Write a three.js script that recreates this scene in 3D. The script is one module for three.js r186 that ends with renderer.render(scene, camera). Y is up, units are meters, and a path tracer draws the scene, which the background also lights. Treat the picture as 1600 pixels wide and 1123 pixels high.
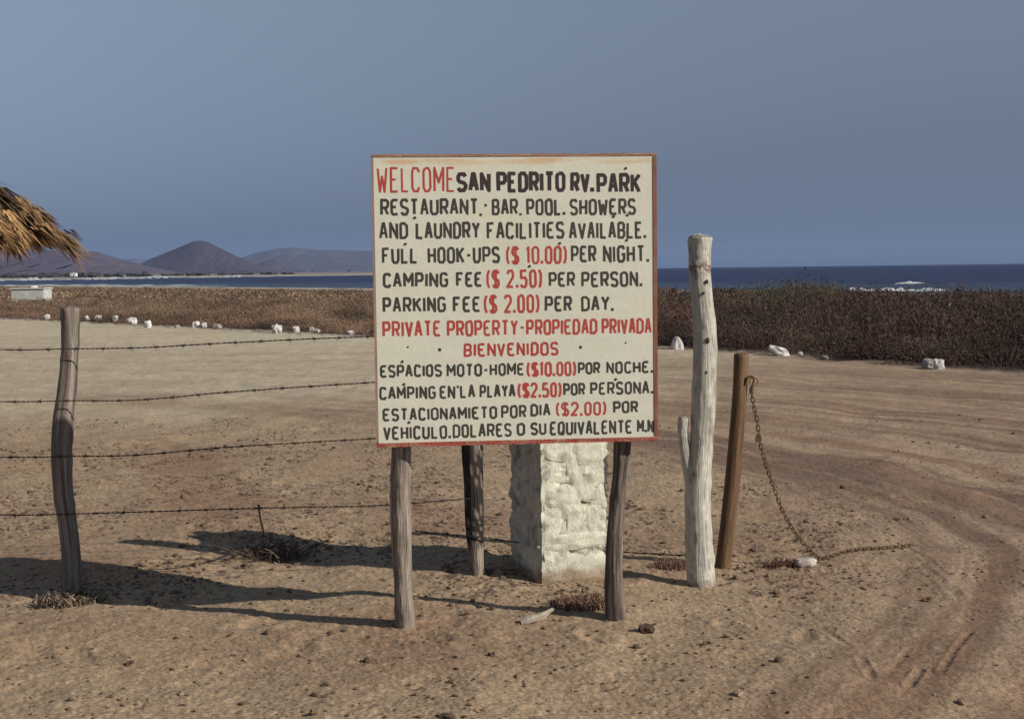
import * as THREE from 'three';
import { mergeGeometries } from 'three/addons/utils/BufferGeometryUtils.js';
import { createNoise2D, createNoise3D } from 'simplex-noise';

// ---------- camera, sky, sun, air, exposure ----------
const scene = new THREE.Scene();
const EYE = 1.52, FOCAL = 2101;                       // focal length in pixels of a 1600 x 1123 picture
const camera = new THREE.PerspectiveCamera(2 * Math.atan(561.5 / FOCAL) * 180 / Math.PI, 1600 / 1123, 0.1, 30000);
camera.rotation.order = 'XYZ';
camera.position.set(0, EYE, 0);
camera.rotation.set(-Math.atan(140.5 / FOCAL), 0, -0.0127);
camera.updateMatrixWorld(true);
scene.add(camera);

const SUN_EL = 28.5 * Math.PI / 180, SUN_AZ = 25.5 * Math.PI / 180;   // to the right, a little behind the photographer
const sunDir = new THREE.Vector3(Math.cos(SUN_AZ) * Math.cos(SUN_EL), Math.sin(SUN_EL), Math.sin(SUN_AZ) * Math.cos(SUN_EL));
const sun = new THREE.DirectionalLight(new THREE.Color().setRGB(1, 0.94, 0.83), 5);
sun.position.copy(sunDir).multiplyScalar(60);
sun.castShadow = true;
sun.shadow.mapSize.set(4096, 4096);
Object.assign(sun.shadow.camera, { left: -25, right: 25, top: 25, bottom: -25, near: 1, far: 160 });
sun.shadow.radius = 1;
scene.add(sun, sun.target);

const lerp0 = (a, b, t) => a + (b - a) * t;
{ // clear hazy sky: brightness from the angle to the sun and from the length of the path through the air
  const W = 512, H = 256, data = new Float32Array(W * H * 4);
  for (let r = 0; r < H; r++) for (let c = 0; c < W; c++) {
    const up = ((r + 0.5) / H - 0.5) * Math.PI, az = ((c + 0.5) / W - 0.5) * 2 * Math.PI;
    const x = Math.cos(az) * Math.cos(up), y = Math.sin(up), z = Math.sin(az) * Math.cos(up);
    const cg = x * sunDir.x + y * sunDir.y + z * sunDir.z, m = 1 / (Math.max(y, 0) + 0.12);
    const ray = 0.72 + 0.98 * cg * cg, mie = 0.25 * Math.pow(Math.max(cg, 0), 12);
    const tau = [0.42, 0.50, 0.62], low = [0.29, 0.325, 0.395], base = [0.278, 0.360, 0.482];   // a dull marine haze lies along the horizon
    const veil = Math.exp(-Math.max(y, 0) / 0.13);
    for (let k = 0; k < 3; k++) data[(r * W + c) * 4 + k] = base[k] * (ray + mie) * (0.40 * (1 - Math.exp(-tau[k] * m)) / (1 - Math.exp(-tau[k] * 2.6)) + 0.60 * Math.exp(-Math.max(y - 0.2, 0) / 0.42)) * lerp0(1, low[k], veil);
    data[(r * W + c) * 4 + 3] = 1;
  }
  const sky = new THREE.DataTexture(data, W, H, THREE.RGBAFormat, THREE.FloatType);
  sky.mapping = THREE.EquirectangularReflectionMapping;
  sky.magFilter = sky.minFilter = THREE.LinearFilter;
  sky.needsUpdate = true;
  scene.background = sky;
  scene.environment = sky;
}
scene.fog = new THREE.FogExp2(new THREE.Color().setRGB(0.40, 0.56, 1.0), 0.000032);

const renderer = new THREE.WebGLRenderer({ antialias: true });
renderer.setSize(1024, 718);
renderer.toneMapping = THREE.LinearToneMapping;
renderer.toneMappingExposure = 1;
renderer.shadowMap.enabled = true;

// ---------- helpers ----------
function rng(seed) { return () => { seed = (seed + 0x6d2b79f5) | 0; let t = Math.imul(seed ^ (seed >>> 15), 1 | seed); t = (t + Math.imul(t ^ (t >>> 7), 61 | t)) ^ t; return ((t ^ (t >>> 14)) >>> 0) / 4294967296; }; }
const n2 = createNoise2D(rng(11)), n2b = createNoise2D(rng(23)), n3 = createNoise3D(rng(37));
const fbm = (x, y, o = 4) => { let s = 0, a = 0.5; for (let i = 0; i < o; i++) { s += a * n2(x + i * 17.3, y - i * 9.1); x *= 2.03; y *= 2.03; a *= 0.5; } return s; };
const clamp = (x, a = 0, b = 1) => Math.min(b, Math.max(a, x));
const sstep = (a, b, x) => { const t = clamp((x - a) / (b - a)); return t * t * (3 - 2 * t); };
const lerp = (a, b, t) => a + (b - a) * t;
const mix3 = (a, b, t) => [lerp(a[0], b[0], t), lerp(a[1], b[1], t), lerp(a[2], b[2], t)];
const V = (x, y, z) => new THREE.Vector3(x, y, z);
// a point of the place from where it stands in the picture: at a depth, or on level ground
const ray = (px, py) => V((px - 800) / FOCAL, -(py - 561.5) / FOCAL, -1).applyQuaternion(camera.quaternion);
const at = (px, py, z) => { const d = ray(px, py); return d.multiplyScalar(-z / -d.z * 1).add(V(0, EYE, 0)); };
const onGround = (px, py, h = 0) => { const d = ray(px, py); return d.multiplyScalar((h - EYE) / d.y).add(V(0, EYE, 0)); };

const taken = new Map();
function numbered(name) { const k = taken.get(name) ?? 0; taken.set(name, k + 1); return k ? `${name}_${String(k).padStart(3, '0')}` : name; }
function shade(o) { o.castShadow = o.receiveShadow = true; return o; }
function thing(name, label, category, pos = V(0, 0, 0), group) {
  const o = new THREE.Group(); o.name = numbered(name); o.position.copy(pos);
  o.userData = { label, category }; if (group) o.userData.group = group;
  scene.add(o); return o;
}
function part(name, geo, mat, parent, label) {
  const m = shade(new THREE.Mesh(geo, mat)); m.name = numbered(name); if (label) m.userData.label = label; parent.add(m); return m;
}
function single(name, geo, mat, label, category, group) {
  const m = shade(new THREE.Mesh(geo, mat)); m.name = numbered(name); m.userData = { label, category }; if (group) m.userData.group = group; scene.add(m); return m;
}
function setting(name, geo, mat, kind = 'structure', label) {
  const m = shade(new THREE.Mesh(geo, mat)); m.name = numbered(name); m.userData = { kind }; if (label) m.userData.label = label; scene.add(m); return m;
}
function colored(geo, fn) {
  const p = geo.attributes.position, c = new Float32Array(p.count * 3);
  for (let i = 0; i < p.count; i++) { const k = fn(p.getX(i), p.getY(i), p.getZ(i), i); c[i * 3] = k[0]; c[i * 3 + 1] = k[1]; c[i * 3 + 2] = k[2]; }
  geo.setAttribute('color', new THREE.BufferAttribute(c, 3)); return geo;
}
// tileable noise texture from periodic value noise
function tile(size, seed, layers, out, srgb) {
  const r = rng(seed), acc = new Float32Array(size * size);
  for (const [fx, fy, amp] of layers) {
    const g = new Float32Array(fx * fy); for (let i = 0; i < g.length; i++) g[i] = r() * 2 - 1;
    for (let y = 0; y < size; y++) { const v = y / size * fy, j = Math.floor(v), b = v - j, sb = b * b * (3 - 2 * b);
      for (let x = 0; x < size; x++) { const u = x / size * fx, i = Math.floor(u), a = u - i, sa = a * a * (3 - 2 * a);
        const i1 = (i + 1) % fx, j1 = (j + 1) % fy;
        acc[y * size + x] += amp * lerp(lerp(g[j * fx + i], g[j * fx + i1], sa), lerp(g[j1 * fx + i], g[j1 * fx + i1], sa), sb); } }
  }
  const d = new Uint8Array(size * size * 4);
  for (let i = 0; i < acc.length; i++) { const c = out(acc[i], i); d[i * 4] = clamp(c[0], 0, 255); d[i * 4 + 1] = clamp(c[1], 0, 255); d[i * 4 + 2] = clamp(c[2], 0, 255); d[i * 4 + 3] = 255; }
  const t = new THREE.DataTexture(d, size, size, THREE.RGBAFormat); t.wrapS = t.wrapT = THREE.RepeatWrapping; t.magFilter = THREE.LinearFilter; t.minFilter = THREE.LinearMipmapLinearFilter; t.generateMipmaps = true;
  if (srgb) t.colorSpace = THREE.SRGBColorSpace; t.needsUpdate = true; return t;
}
const grey = (k, mid, amp) => (v) => { const g = mid + v * amp; return [g * k[0], g * k[1], g * k[2]]; };
const sandMap = tile(1024, 5, [[24, 24, 0.25], [90, 90, 0.35], [256, 256, 0.5], [512, 512, 0.5]], (v) => { const g = 222 + v * 42; return [g, g - 1, g - 3]; }, true);
const sandBump = tile(1024, 6, [[30, 30, 0.3], [110, 110, 0.4], [300, 300, 0.4]], grey([1, 1, 1], 128, 90), false);
const grainMap = tile(512, 7, [[128, 4, 0.6], [256, 8, 0.5], [32, 3, 0.4], [60, 60, 0.2]], grey([1, 0.99, 0.98], 205, 62), true);
const grainBump = tile(512, 8, [[128, 4, 0.6], [256, 10, 0.5], [40, 3, 0.4]], grey([1, 1, 1], 128, 90), false);
const blotMap = tile(512, 9, [[6, 6, 0.35], [20, 20, 0.35], [70, 70, 0.3], [200, 200, 0.3]], grey([1, 1, 0.99], 218, 40), true);
const blotBump = tile(512, 10, [[20, 20, 0.4], [64, 64, 0.4], [180, 180, 0.3]], grey([1, 1, 1], 128, 90), false);
const std = (o) => new THREE.MeshStandardMaterial({ roughness: 0.95, metalness: 0, ...o });
const M = {
  sand: std({ vertexColors: true, map: sandMap, bumpMap: sandBump, bumpScale: 0.005, roughness: 1 }),
  wood: std({ vertexColors: true, map: grainMap, bumpMap: grainBump, bumpScale: 0.004 }),
  paintwood: std({ vertexColors: true, map: blotMap, bumpMap: grainBump, bumpScale: 0.006, roughness: 0.85 }),
  stone: std({ vertexColors: true, map: blotMap, bumpMap: blotBump, bumpScale: 0.004 }),
  rust: std({ color: new THREE.Color().setRGB(0.16, 0.085, 0.04), map: blotMap, roughness: 0.8, metalness: 0.2 }),
  wire: std({ color: new THREE.Color().setRGB(0.045, 0.032, 0.026), roughness: 0.8, metalness: 0.3 }),
  plain: std({ vertexColors: true }),
  leafy: std({ vertexColors: true, side: THREE.DoubleSide }),
};

// ---------- ground: one sheet, from under the camera to the sea bed ----------
const TRACK = [[0.2, 2.6], [0.85, 3.9], [1.45, 4.85], [2.1, 5.9], [2.5, 7.0], [2.55, 8.2], [2.2, 9.8], [1.2, 11.6], [-0.8, 13.6], [-4.5, 16.4], [-12, 21], [-40, 36]];   // wheels turn in a loop round the gate
function track(x, d) {                                 // across (right positive) and along the worn wheel track
  let best = 1e9, v = 0, u = 0, run = 0;
  for (let i = 0; i < TRACK.length - 1; i++) {
    const [ax, ad] = TRACK[i], [bx, bd] = TRACK[i + 1], ex = bx - ax, ed = bd - ad, L = Math.hypot(ex, ed);
    const t = clamp(((x - ax) * ex + (d - ad) * ed) / (L * L), i ? 0 : -9, i < TRACK.length - 2 ? 1 : 9), qx = ax + ex * t, qd = ad + ed * t, D = Math.hypot(x - qx, d - qd);
    if (D < best) { best = D; v = ((x - qx) * ed - (d - qd) * ex) / L > 0 ? D : -D; u = run + t * L; }
    run += L;
  }
  return [v, u];
}
const shore = (x, d) => (x - 59) * -0.822 + (d - 190) * -0.57;       // metres inland from the water line
const SCRUB = [[-400, 330], [-60, 88], [-30, 59], [-15.7, 45.5], [-9, 38], [-3.7, 32], [0, 28.6], [3.2, 25.8], [5.2, 22], [7.2, 18.6], [9, 15], [14, 6], [30, -20]];
function scrubEdge(x) { for (let i = 0; i < SCRUB.length - 1; i++) { const [a, b] = SCRUB[i], [c, e] = SCRUB[i + 1]; if (x <= c) return lerp(b, e, clamp((x - a) / (c - a))); } return -20; }
const inScrub = (x, d) => (d - scrubEdge(x)) * 0.7;    // about metres beyond the edge of the scrub

const dents = [];                                       // foot and hoof prints, scuffs
{ const r = rng(77);
  for (let i = 0; i < 480; i++) { const d = 3.6 + 7.5 * r(), x = (r() - 0.5) * d * 0.95; const a = r() * 6.3, L = 0.05 + 0.09 * r(); dents.push([x, d, Math.cos(a), Math.sin(a), L, L * (0.35 + 0.3 * r()), 0.004 + 0.009 * r() * r()]); } }
const dentGrid = new Map();
for (const q of dents) { const R = 0.3; for (let i = Math.floor((q[0] - R) / 0.3); i <= Math.floor((q[0] + R) / 0.3); i++) for (let j = Math.floor((q[1] - R) / 0.3); j <= Math.floor((q[1] + R) / 0.3); j++) { const k = i * 1000 + j; if (!dentGrid.has(k)) dentGrid.set(k, []); dentGrid.get(k).push(q); } }

const GROOVES = [[1421, 1072, 1438, 1050, 0.035, 0.035], [1472, 1053, 1490, 1025, 0.03, 0.022], [1492, 1022, 1516, 990, 0.03, 0.028], [1385, 1060, 1420, 1015, 0.03, 0.014], [1322, 957, 1382, 977, 0.028, 0.024], [1290, 985, 1326, 1012, 0.03, 0.018], [1246, 975, 1300, 985, 0.035, 0.016], [1275, 905, 1312, 908, 0.022, 0.02],
  [1316, 917, 1350, 922, 0.022, 0.018], [1400, 850, 1480, 895, 0.04, 0.016], [1440, 880, 1500, 930, 0.05, 0.016], [1345, 1030, 1362, 1062, 0.035, 0.028], [1400, 775, 1500, 800, 0.05, 0.014], [1330, 775, 1400, 795, 0.06, 0.016], [1220, 1010, 1260, 1030, 0.03, 0.014], [700, 742, 790, 760, 0.06, 0.018], [480, 735, 600, 765, 0.07, 0.02]]
  .map(([a, b, c, e, w, h]) => { const p = onGround(a, b), q = onGround(c, e); return [p.x, -p.z, q.x, -q.z, w * 0.5, h * 0.2]; });   // wheel and boot scrapes
function trackShare(v, u) { return sstep(-1.1, 0.1, v) * (1 - sstep(6, 13, v)); }
function groundHeight(x, z) {
  const d = -z, s = shore(x, d);
  let h = s > 150 ? 0 : s > 0 ? -2.5 * (1 - sstep(0, 150, s)) : -2.5 + Math.max(s * 0.03, -4);
  if (d > 90 || Math.abs(x) > 90 || d < -30) return h;
  const near = 1 - sstep(14, 60, Math.hypot(x, d));
  h += near * (0.022 * n2(x * 0.55, d * 0.55 + 4) + 0.010 * n2(x * 1.7, d * 1.7));
  if (near > 0) {
    const [v, u] = track(x, d), w = trackShare(v, u);
    const vw = v + 0.07 * n2(u * 0.6, v * 0.5); const rut = 0.6 * n2b(vw * 2.6, u * 0.16) + 0.3 * n2b(vw * 7.5 + 9, u * 0.45) + 0.22 * n2b(vw * 19, u * 1.1);
    const rough = 0.28 * n2(x * 4.6, d * 4.6) + 0.38 * n2b(x * 11, d * 11) + 0.38 * n2(x * 27, d * 27 + 3);
    const lot = sstep(9, 15, d), swell = 0.5 + 0.5 * n2(v * 0.35 + 7, u * 0.12);
    h += near * (0.0085 * rut * w * swell + lerp(0.0056, 0.0036, Math.max(w, lot)) * rough);
    if (d < 16) for (const [ax, ad, bx, bd, wd, dp] of GROOVES) { const ex = bx - ax, ed = bd - ad, t = clamp(((x - ax) * ex + (d - ad) * ed) / (ex * ex + ed * ed)), q = Math.hypot(x - ax - ex * t, d - ad - ed * t) / wd; if (q < 3) h += -dp * Math.exp(-q * q) * (0.7 + 0.5 * n2(x * 13, d * 13)) + 0.5 * dp * Math.exp(-((q - 1.5) ** 2) * 4); }
    const list = dentGrid.get(Math.floor(x / 0.3) * 1000 + Math.floor(d / 0.3));
    if (list) for (const [cx, cd, ca, sa, L, B, depth] of list) {
      const p = ((x - cx) * ca + (d - cd) * sa) / L, q = (-(x - cx) * sa + (d - cd) * ca) / B, e = p * p + q * q;
      if (e < 5) h += (1 - 0.6 * w) * (-depth * Math.exp(-e * 1.6) + depth * 0.45 * Math.exp(-((Math.sqrt(e) - 1.35) ** 2) * 7));
    }
  }
  return h;
}
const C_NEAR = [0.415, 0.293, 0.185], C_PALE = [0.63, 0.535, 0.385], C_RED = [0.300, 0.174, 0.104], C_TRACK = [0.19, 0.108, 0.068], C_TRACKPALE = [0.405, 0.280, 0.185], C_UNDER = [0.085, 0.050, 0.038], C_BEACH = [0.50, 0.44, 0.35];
function groundColor(x, z) {
  const d = -z, s = shore(x, d), [v, u] = track(x, d), w = trackShare(v, u);
  const big = fbm(x * 0.35 + 5, d * 0.35, 4), fine = fbm(x * 3.1, d * 3.1 + 7, 4), speck = n2b(x * 34, d * 34);
  let c = mix3(C_NEAR, C_RED, clamp(0.18 + 0.9 * big + 0.35 * fine));
  c = mix3(c, C_NEAR, 0.7 * (1 - sstep(4.6, 5.6, d + 0.4 * big)));
  // pale dust of the lot beyond the fence
  const lot = sstep(11, 19, d + 3 * big) * (1 - sstep(-1.0, 6, x - (d - 14) * 0.12 + 1.6 * big));
  c = mix3(c, C_PALE, lot * 0.92);
  const vs = v + 0.08 * n2(u * 0.5, v * 0.5), st = 0.5 + 0.75 * n2b(vs * 0.8, u * 0.08) + 0.85 * n2b(vs * 2.2 + 9, u * 0.10) + 0.6 * n2b(vs * 6, u * 0.16) * (1 - 0.5 * sstep(9, 16, d)) + 0.25 * n2b(vs * 14, u * 0.3) * (1 - sstep(6, 10, d)) + 0.2 * big;
  c = mix3(c, mix3(C_TRACK, C_TRACKPALE, clamp(st)), w * (1 - 0.75 * lot) * 0.9);
  c = mix3(c, C_RED, w * (1 - lot) * 0.55 * sstep(0.1, 0.6, n2(v * 1.3 + 3, u * 0.07)));
  const lotStreak = n2b(d * 0.9 + 0.08 * x, x * 0.06);
  c = mix3(c, C_NEAR, lot * 0.45 * sstep(0.15, 0.7, lotStreak));
  // crumbs of dry weed and dung trodden into the sand
  { const q = Math.hypot((x + 2.6 - (10.6 - d) * 0.35) * 2.4, (d - 10) * 0.42) + 0.5 * fine; c = mix3(c, C_RED, 0.7 * (1 - sstep(0.5, 1.3, q))); }
  const litter = sstep(0.34, 0.52, n2(x * 6.5, d * 5.1) * 0.6 + n2b(x * 19, d * 15) * 0.5) * sstep(0.0, 0.5, fbm(x * 0.8 + 31, d * 0.6, 2) + 0.35) * (1 - lot) * (1 - w) * sstep(5.2, 6.6, d) * (1 - sstep(11, 16, d));
  c = mix3(c, [0.075, 0.042, 0.03], 0.85 * litter);
  const k = 1 + 0.16 * fine + 0.2 * speck * (1 - sstep(6, 14, d)) + 0.12 * n2(x * 14, d * 11) * (1 - sstep(9, 16, d));
  c = [c[0] * k, c[1] * k, c[2] * k];
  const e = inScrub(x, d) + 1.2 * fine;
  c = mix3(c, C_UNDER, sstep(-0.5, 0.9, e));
  c = mix3(c, C_BEACH, (1 - sstep(58, 72, s + 6 * big)) );
  if (s < 2) c = mix3(c, [0.16, 0.13, 0.1], 0.6);
  return c;
}
{
  const angles = []; for (let a = -24.5; a <= 24.5; a += 0.055) angles.push(a);
  for (let a = 27; a < 335; a += 4) angles.push(a);
  const radii = []; for (let r = 0.4; r < 3.8; r += 0.4) radii.push(r);
  for (let p = 1520 * 0.55; p > 22; p -= p > 60 ? 1.35 : 0.5) radii.push(EYE * 2101 / (p * 1.0));
  const near = radii.filter((r) => r >= 3.8 || r < 3.8).sort((a, b) => a - b);
  let last = near[near.length - 1]; while (last < 9000) { last *= 1.05; near.push(last); }
  const A = angles.length, N = near.length, pos = new Float32Array((A * N + 1) * 3), col = new Float32Array((A * N + 1) * 3), uv = new Float32Array((A * N + 1) * 2), idx = [];
  let o = 0;
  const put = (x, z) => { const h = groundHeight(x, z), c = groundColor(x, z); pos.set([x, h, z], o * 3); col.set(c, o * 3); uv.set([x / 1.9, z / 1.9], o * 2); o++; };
  put(0, 0);
  for (let j = 0; j < N; j++) for (let i = 0; i < A; i++) { const t = angles[i] * Math.PI / 180; put(Math.sin(t) * near[j], -Math.cos(t) * near[j]); }
  for (let i = 0; i < A; i++) { const i1 = (i + 1) % A; idx.push(0, 1 + i1, 1 + i);
    for (let j = 0; j < N - 1; j++) { const a = 1 + j * A + i, b = 1 + j * A + i1, c = a + A, e = b + A; idx.push(a, b, c, b, e, c); } }
  const g = new THREE.BufferGeometry();
  g.setAttribute('position', new THREE.BufferAttribute(pos, 3)); g.setAttribute('color', new THREE.BufferAttribute(col, 3)); g.setAttribute('uv', new THREE.BufferAttribute(uv, 2));
  g.setIndex(idx); g.computeVertexNormals();
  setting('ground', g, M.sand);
}

// ---------- sea, surf, far shore, hills ----------
const SEA = -2.5;
{
  const angles = []; for (let a = -32; a <= 32; a += 0.16) angles.push(a);
  const radii = []; for (let r = 90; r < 9500; r *= 1.012) radii.push(r);
  const A = angles.length, N = radii.length, pos = new Float32Array(A * N * 3), uv = new Float32Array(A * N * 2), idx = [];
  for (let j = 0, o = 0; j < N; j++) for (let i = 0; i < A; i++, o++) {
    const t = angles[i] * Math.PI / 180, r = radii[j], x = Math.sin(t) * r, z = -Math.cos(t) * r, s = shore(x, -z);
    const h = 0.16 * n2(s * 0.05, (x + z) * 0.008) + 0.08 * n2b(x * 0.12, z * 0.12);
    pos.set([x, SEA + h * sstep(5, -40, s) * (1 - sstep(1500, 4000, r)), z], o * 3); uv.set([x / 40, z / 40], o * 2);
    if (i < A - 1 && j < N - 1) idx.push(o, o + 1, o + A, o + 1, o + A + 1, o + A);
  }
  const g = new THREE.BufferGeometry(); g.setAttribute('position', new THREE.BufferAttribute(pos, 3)); g.setAttribute('uv', new THREE.BufferAttribute(uv, 2)); g.setIndex(idx); g.computeVertexNormals();
  colored(g, (x, y, z) => mix3([0.042, 0.060, 0.155], [0.10, 0.16, 0.24], sstep(-110, -10, shore(x, -z) + 25 * n2(x * 0.02, z * 0.02)) * 0.8));
  const wave = tile(512, 21, [[18, 40, 0.4], [60, 130, 0.4], [160, 300, 0.3]], grey([1, 1, 1], 128, 90), false);
  const tint = tile(512, 22, [[5, 12, 0.4], [24, 60, 0.4], [120, 200, 0.3]], (v) => { const g = 200 + v * 55; return [g, g, g]; }, true);
  setting('sea', g, new THREE.MeshPhysicalMaterial({ vertexColors: true, map: tint, roughness: 0.5, specularIntensity: 0.4, bumpMap: wave, bumpScale: 0.6 }));
}
const foam = std({ color: new THREE.Color().setRGB(0.60, 0.63, 0.66), map: blotMap, roughness: 1 });
// a breaking wave: a ridge with a steep foaming face, along a line from a to b
function breaker(name, a, b, high, deep, seed, steps = 90) {
  const prof = [[0, -0.15], [0.12, 0.45], [0.3, 0.9], [0.45, 1], [0.7, 0.6], [1, -0.15]], g = new THREE.BufferGeometry(), pos = [], uv = [], idx = [];
  const dir = b.clone().sub(a).normalize(), side = V(dir.z, 0, -dir.x); if (side.z > 0) side.negate();
  const L = a.distanceTo(b);
  for (let i = 0; i <= steps; i++) { const t = i / steps, q = a.clone().lerp(b, t), e = Math.sin(Math.PI * t) ** 0.35, k = clamp(0.5 + 0.7 * n2(t * 6 + seed, seed) + 0.35 * n2(t * 22, seed + 5)) * e;
    for (const [u, h] of prof) { const w = n2b(t * 60 + u * 5, seed + u * 9); pos.push(q.x + side.x * deep * (u + 0.25 * w) + dir.x * w * 0.3, SEA + high * h * k * (1 + 0.4 * w), q.z + side.z * deep * (u + 0.25 * w)); uv.push(t * L / 6, u * deep / 6); } }
  const P = prof.length; for (let i = 0; i < steps; i++) for (let j = 0; j < P - 1; j++) { const o = i * P + j; idx.push(o, o + P, o + 1, o + 1, o + P, o + P + 1); }
  g.setAttribute('position', new THREE.Float32BufferAttribute(pos, 3)); g.setAttribute('uv', new THREE.Float32BufferAttribute(uv, 2)); g.setIndex(idx); g.computeVertexNormals();
  return setting(name, g, foam);
}
const sea = (px, d, dp = 0) => V((px - 800) / FOCAL * d, SEA, -d);
breaker('surf', sea(1340, 206), sea(1470, 201), 0.42, 8, 1, 160);
breaker('surf', sea(1396, 285), sea(1426, 280), 0.5, 5, 2, 50);
breaker('surf', sea(1318, 212), sea(1350, 210), 0.5, 3, 3, 30);
breaker('surf', sea(-120, 1210), sea(430, 1330), 2.4, 30, 4, 160);
breaker('surf', sea(-120, 1080), sea(250, 1130), 1.1, 30, 6, 120);
breaker('surf', sea(300, 1360), sea(640, 1500), 0.8, 20, 7, 90);
breaker('surf', sea(-60, 540), sea(150, 520), 0.45, 14, 8, 60);
breaker('surf', sea(120, 505), sea(330, 432), 0.32, 8, 5, 90);
{ // low shore across the bay
  const g = new THREE.PlaneGeometry(1, 1, 160, 30), p = g.attributes.position;
  for (let i = 0; i < p.count; i++) { const u = p.getX(i) + 0.5, v = 0.5 - p.getY(i), d = lerp(1400, 9200, (1 - v) ** 2.2), px = lerp(-420, 740, u), x = (px - 800) / FOCAL * d;
    p.setXYZ(i, x, SEA - 1 + Math.min((d - 1400) * 0.045, 3.2) + 1.2 * n2(x * 0.004, d * 0.002) * sstep(1420, 1600, d), -d); }
  g.computeVertexNormals();
  colored(g, (x, y, z) => mix3([0.20, 0.165, 0.13], [0.42, 0.38, 0.31], 1 - sstep(1410, 1470, -z)));
  setting('far_shore', g, std({ vertexColors: true, side: THREE.DoubleSide }));
}
// hills: ridge outline given as picture points, a rounded body behind it with gullies
function hill(D, thick, ridge, color, seed, relief = 0.16) {
  const cols = 140, rows = 36, top = [], x0 = ridge[0][0], x1 = ridge[ridge.length - 1][0];
  const yAt = (px) => { for (let i = 0; i < ridge.length - 1; i++) { const [a, b] = ridge[i], [c, e] = ridge[i + 1]; if (px <= c) { const t = (px - a) / (c - a); return lerp(b, e, t); } } return ridge[ridge.length - 1][1]; };
  const pos = [], idx = [];
  for (let i = 0; i <= cols; i++) { const px = lerp(x0, x1, i / cols), q = at(px, yAt(px), -D), H = Math.max(q.y, 0.5);
    for (let j = 0; j <= rows; j++) { const v = j / rows * 2 - 1, f = Math.max(0, 1 - Math.abs(v)) ** 1.15, gul = n2(q.x * 9 / thick + seed, v * 1.6) * 0.6 + n2b(q.x * 26 / thick, v * 4 + seed) * 0.4;
      pos.push(q.x + thick * 0.10 * gul * (1 - f), -6 + (H + 6) * f * (1 + relief * gul * (1 - f)), -D - v * -thick); } }
  for (let i = 0; i < cols; i++) for (let j = 0; j < rows; j++) { const o = i * (rows + 1) + j; idx.push(o, o + 1, o + rows + 1, o + 1, o + rows + 2, o + rows + 1); }
  const g = new THREE.BufferGeometry(); g.setAttribute('position', new THREE.Float32BufferAttribute(pos, 3)); g.setIndex(idx); g.computeVertexNormals();
  colored(g, (x, y, z) => { const k = 1 + 0.35 * fbm(x / thick * 6 + seed, z / thick * 6 + y / thick * 10, 4); return color.map((c) => c * k); });
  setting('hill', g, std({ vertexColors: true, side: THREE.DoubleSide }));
}
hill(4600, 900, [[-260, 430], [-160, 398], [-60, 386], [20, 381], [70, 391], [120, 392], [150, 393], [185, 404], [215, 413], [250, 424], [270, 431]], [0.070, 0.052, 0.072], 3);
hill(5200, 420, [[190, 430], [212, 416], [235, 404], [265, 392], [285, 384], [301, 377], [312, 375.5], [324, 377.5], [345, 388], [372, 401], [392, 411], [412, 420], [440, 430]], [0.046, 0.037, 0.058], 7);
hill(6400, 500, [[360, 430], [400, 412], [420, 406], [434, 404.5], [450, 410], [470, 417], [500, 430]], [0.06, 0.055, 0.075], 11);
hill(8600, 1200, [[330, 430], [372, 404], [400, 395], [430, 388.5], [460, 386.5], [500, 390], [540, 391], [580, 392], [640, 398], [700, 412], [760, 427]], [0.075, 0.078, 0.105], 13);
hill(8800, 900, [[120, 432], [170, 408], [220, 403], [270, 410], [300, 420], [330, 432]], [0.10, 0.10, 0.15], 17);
{ // bushes and low trees along the far shore
  const r = rng(91), list = [];
  for (let i = 0; i < 260; i++) { const px = -200 + 660 * Math.pow(r(), 1.3), d = 1450 + 160 * r(), s = (2.2 + 4.5 * r() * r()) * (px < 230 ? 1 : 0.5), base = new THREE.IcosahedronGeometry(1, 1), p = base.attributes.position;
    for (let k = 0; k < p.count; k++) { const f = 1 + 0.4 * n3(p.getX(k) * 1.6 + i, p.getY(k) * 1.6, p.getZ(k) * 1.6); p.setXYZ(k, p.getX(k) * f, p.getY(k) * f, p.getZ(k) * f); }
    base.scale(s * (0.8 + r()), s * 0.6, s); base.translate((px - 800) / FOCAL * d, s * 0.25, -d); list.push(base); }
  const g = mergeGeometries(list); g.computeVertexNormals();
  setting('far_trees', g, std({ color: new THREE.Color().setRGB(0.034, 0.034, 0.036) }), 'stuff');
}
{ // a white house on the far shore
  const b = thing('house', 'tiny white house on the far shore below the left hills', 'house', V((118 - 800) / FOCAL * 1430, 0.2, -1430));
  const wm = std({ color: new THREE.Color().setRGB(0.7, 0.7, 0.68) });
  part('wall', new THREE.BoxGeometry(6.2, 3.4, 5).translate(0, 1.7, 0), wm, b);
  const roof = new THREE.CylinderGeometry(0.4, 3.9, 1.2, 4, 1).rotateY(Math.PI / 4).scale(1.15, 1, 1).translate(0, 3.98, 0);
  part('roof', roof, std({ color: new THREE.Color().setRGB(0.35, 0.3, 0.27) }), b);
  part('door', new THREE.BoxGeometry(1, 2.1, 0.1).translate(0.6, 1.05, 2.54), std({ color: new THREE.Color().setRGB(0.08, 0.07, 0.06) }), b);
  part('window', new THREE.BoxGeometry(1, 1, 0.1).translate(-1.6, 1.9, 2.54), std({ color: new THREE.Color().setRGB(0.05, 0.06, 0.07) }), b);
}

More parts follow.
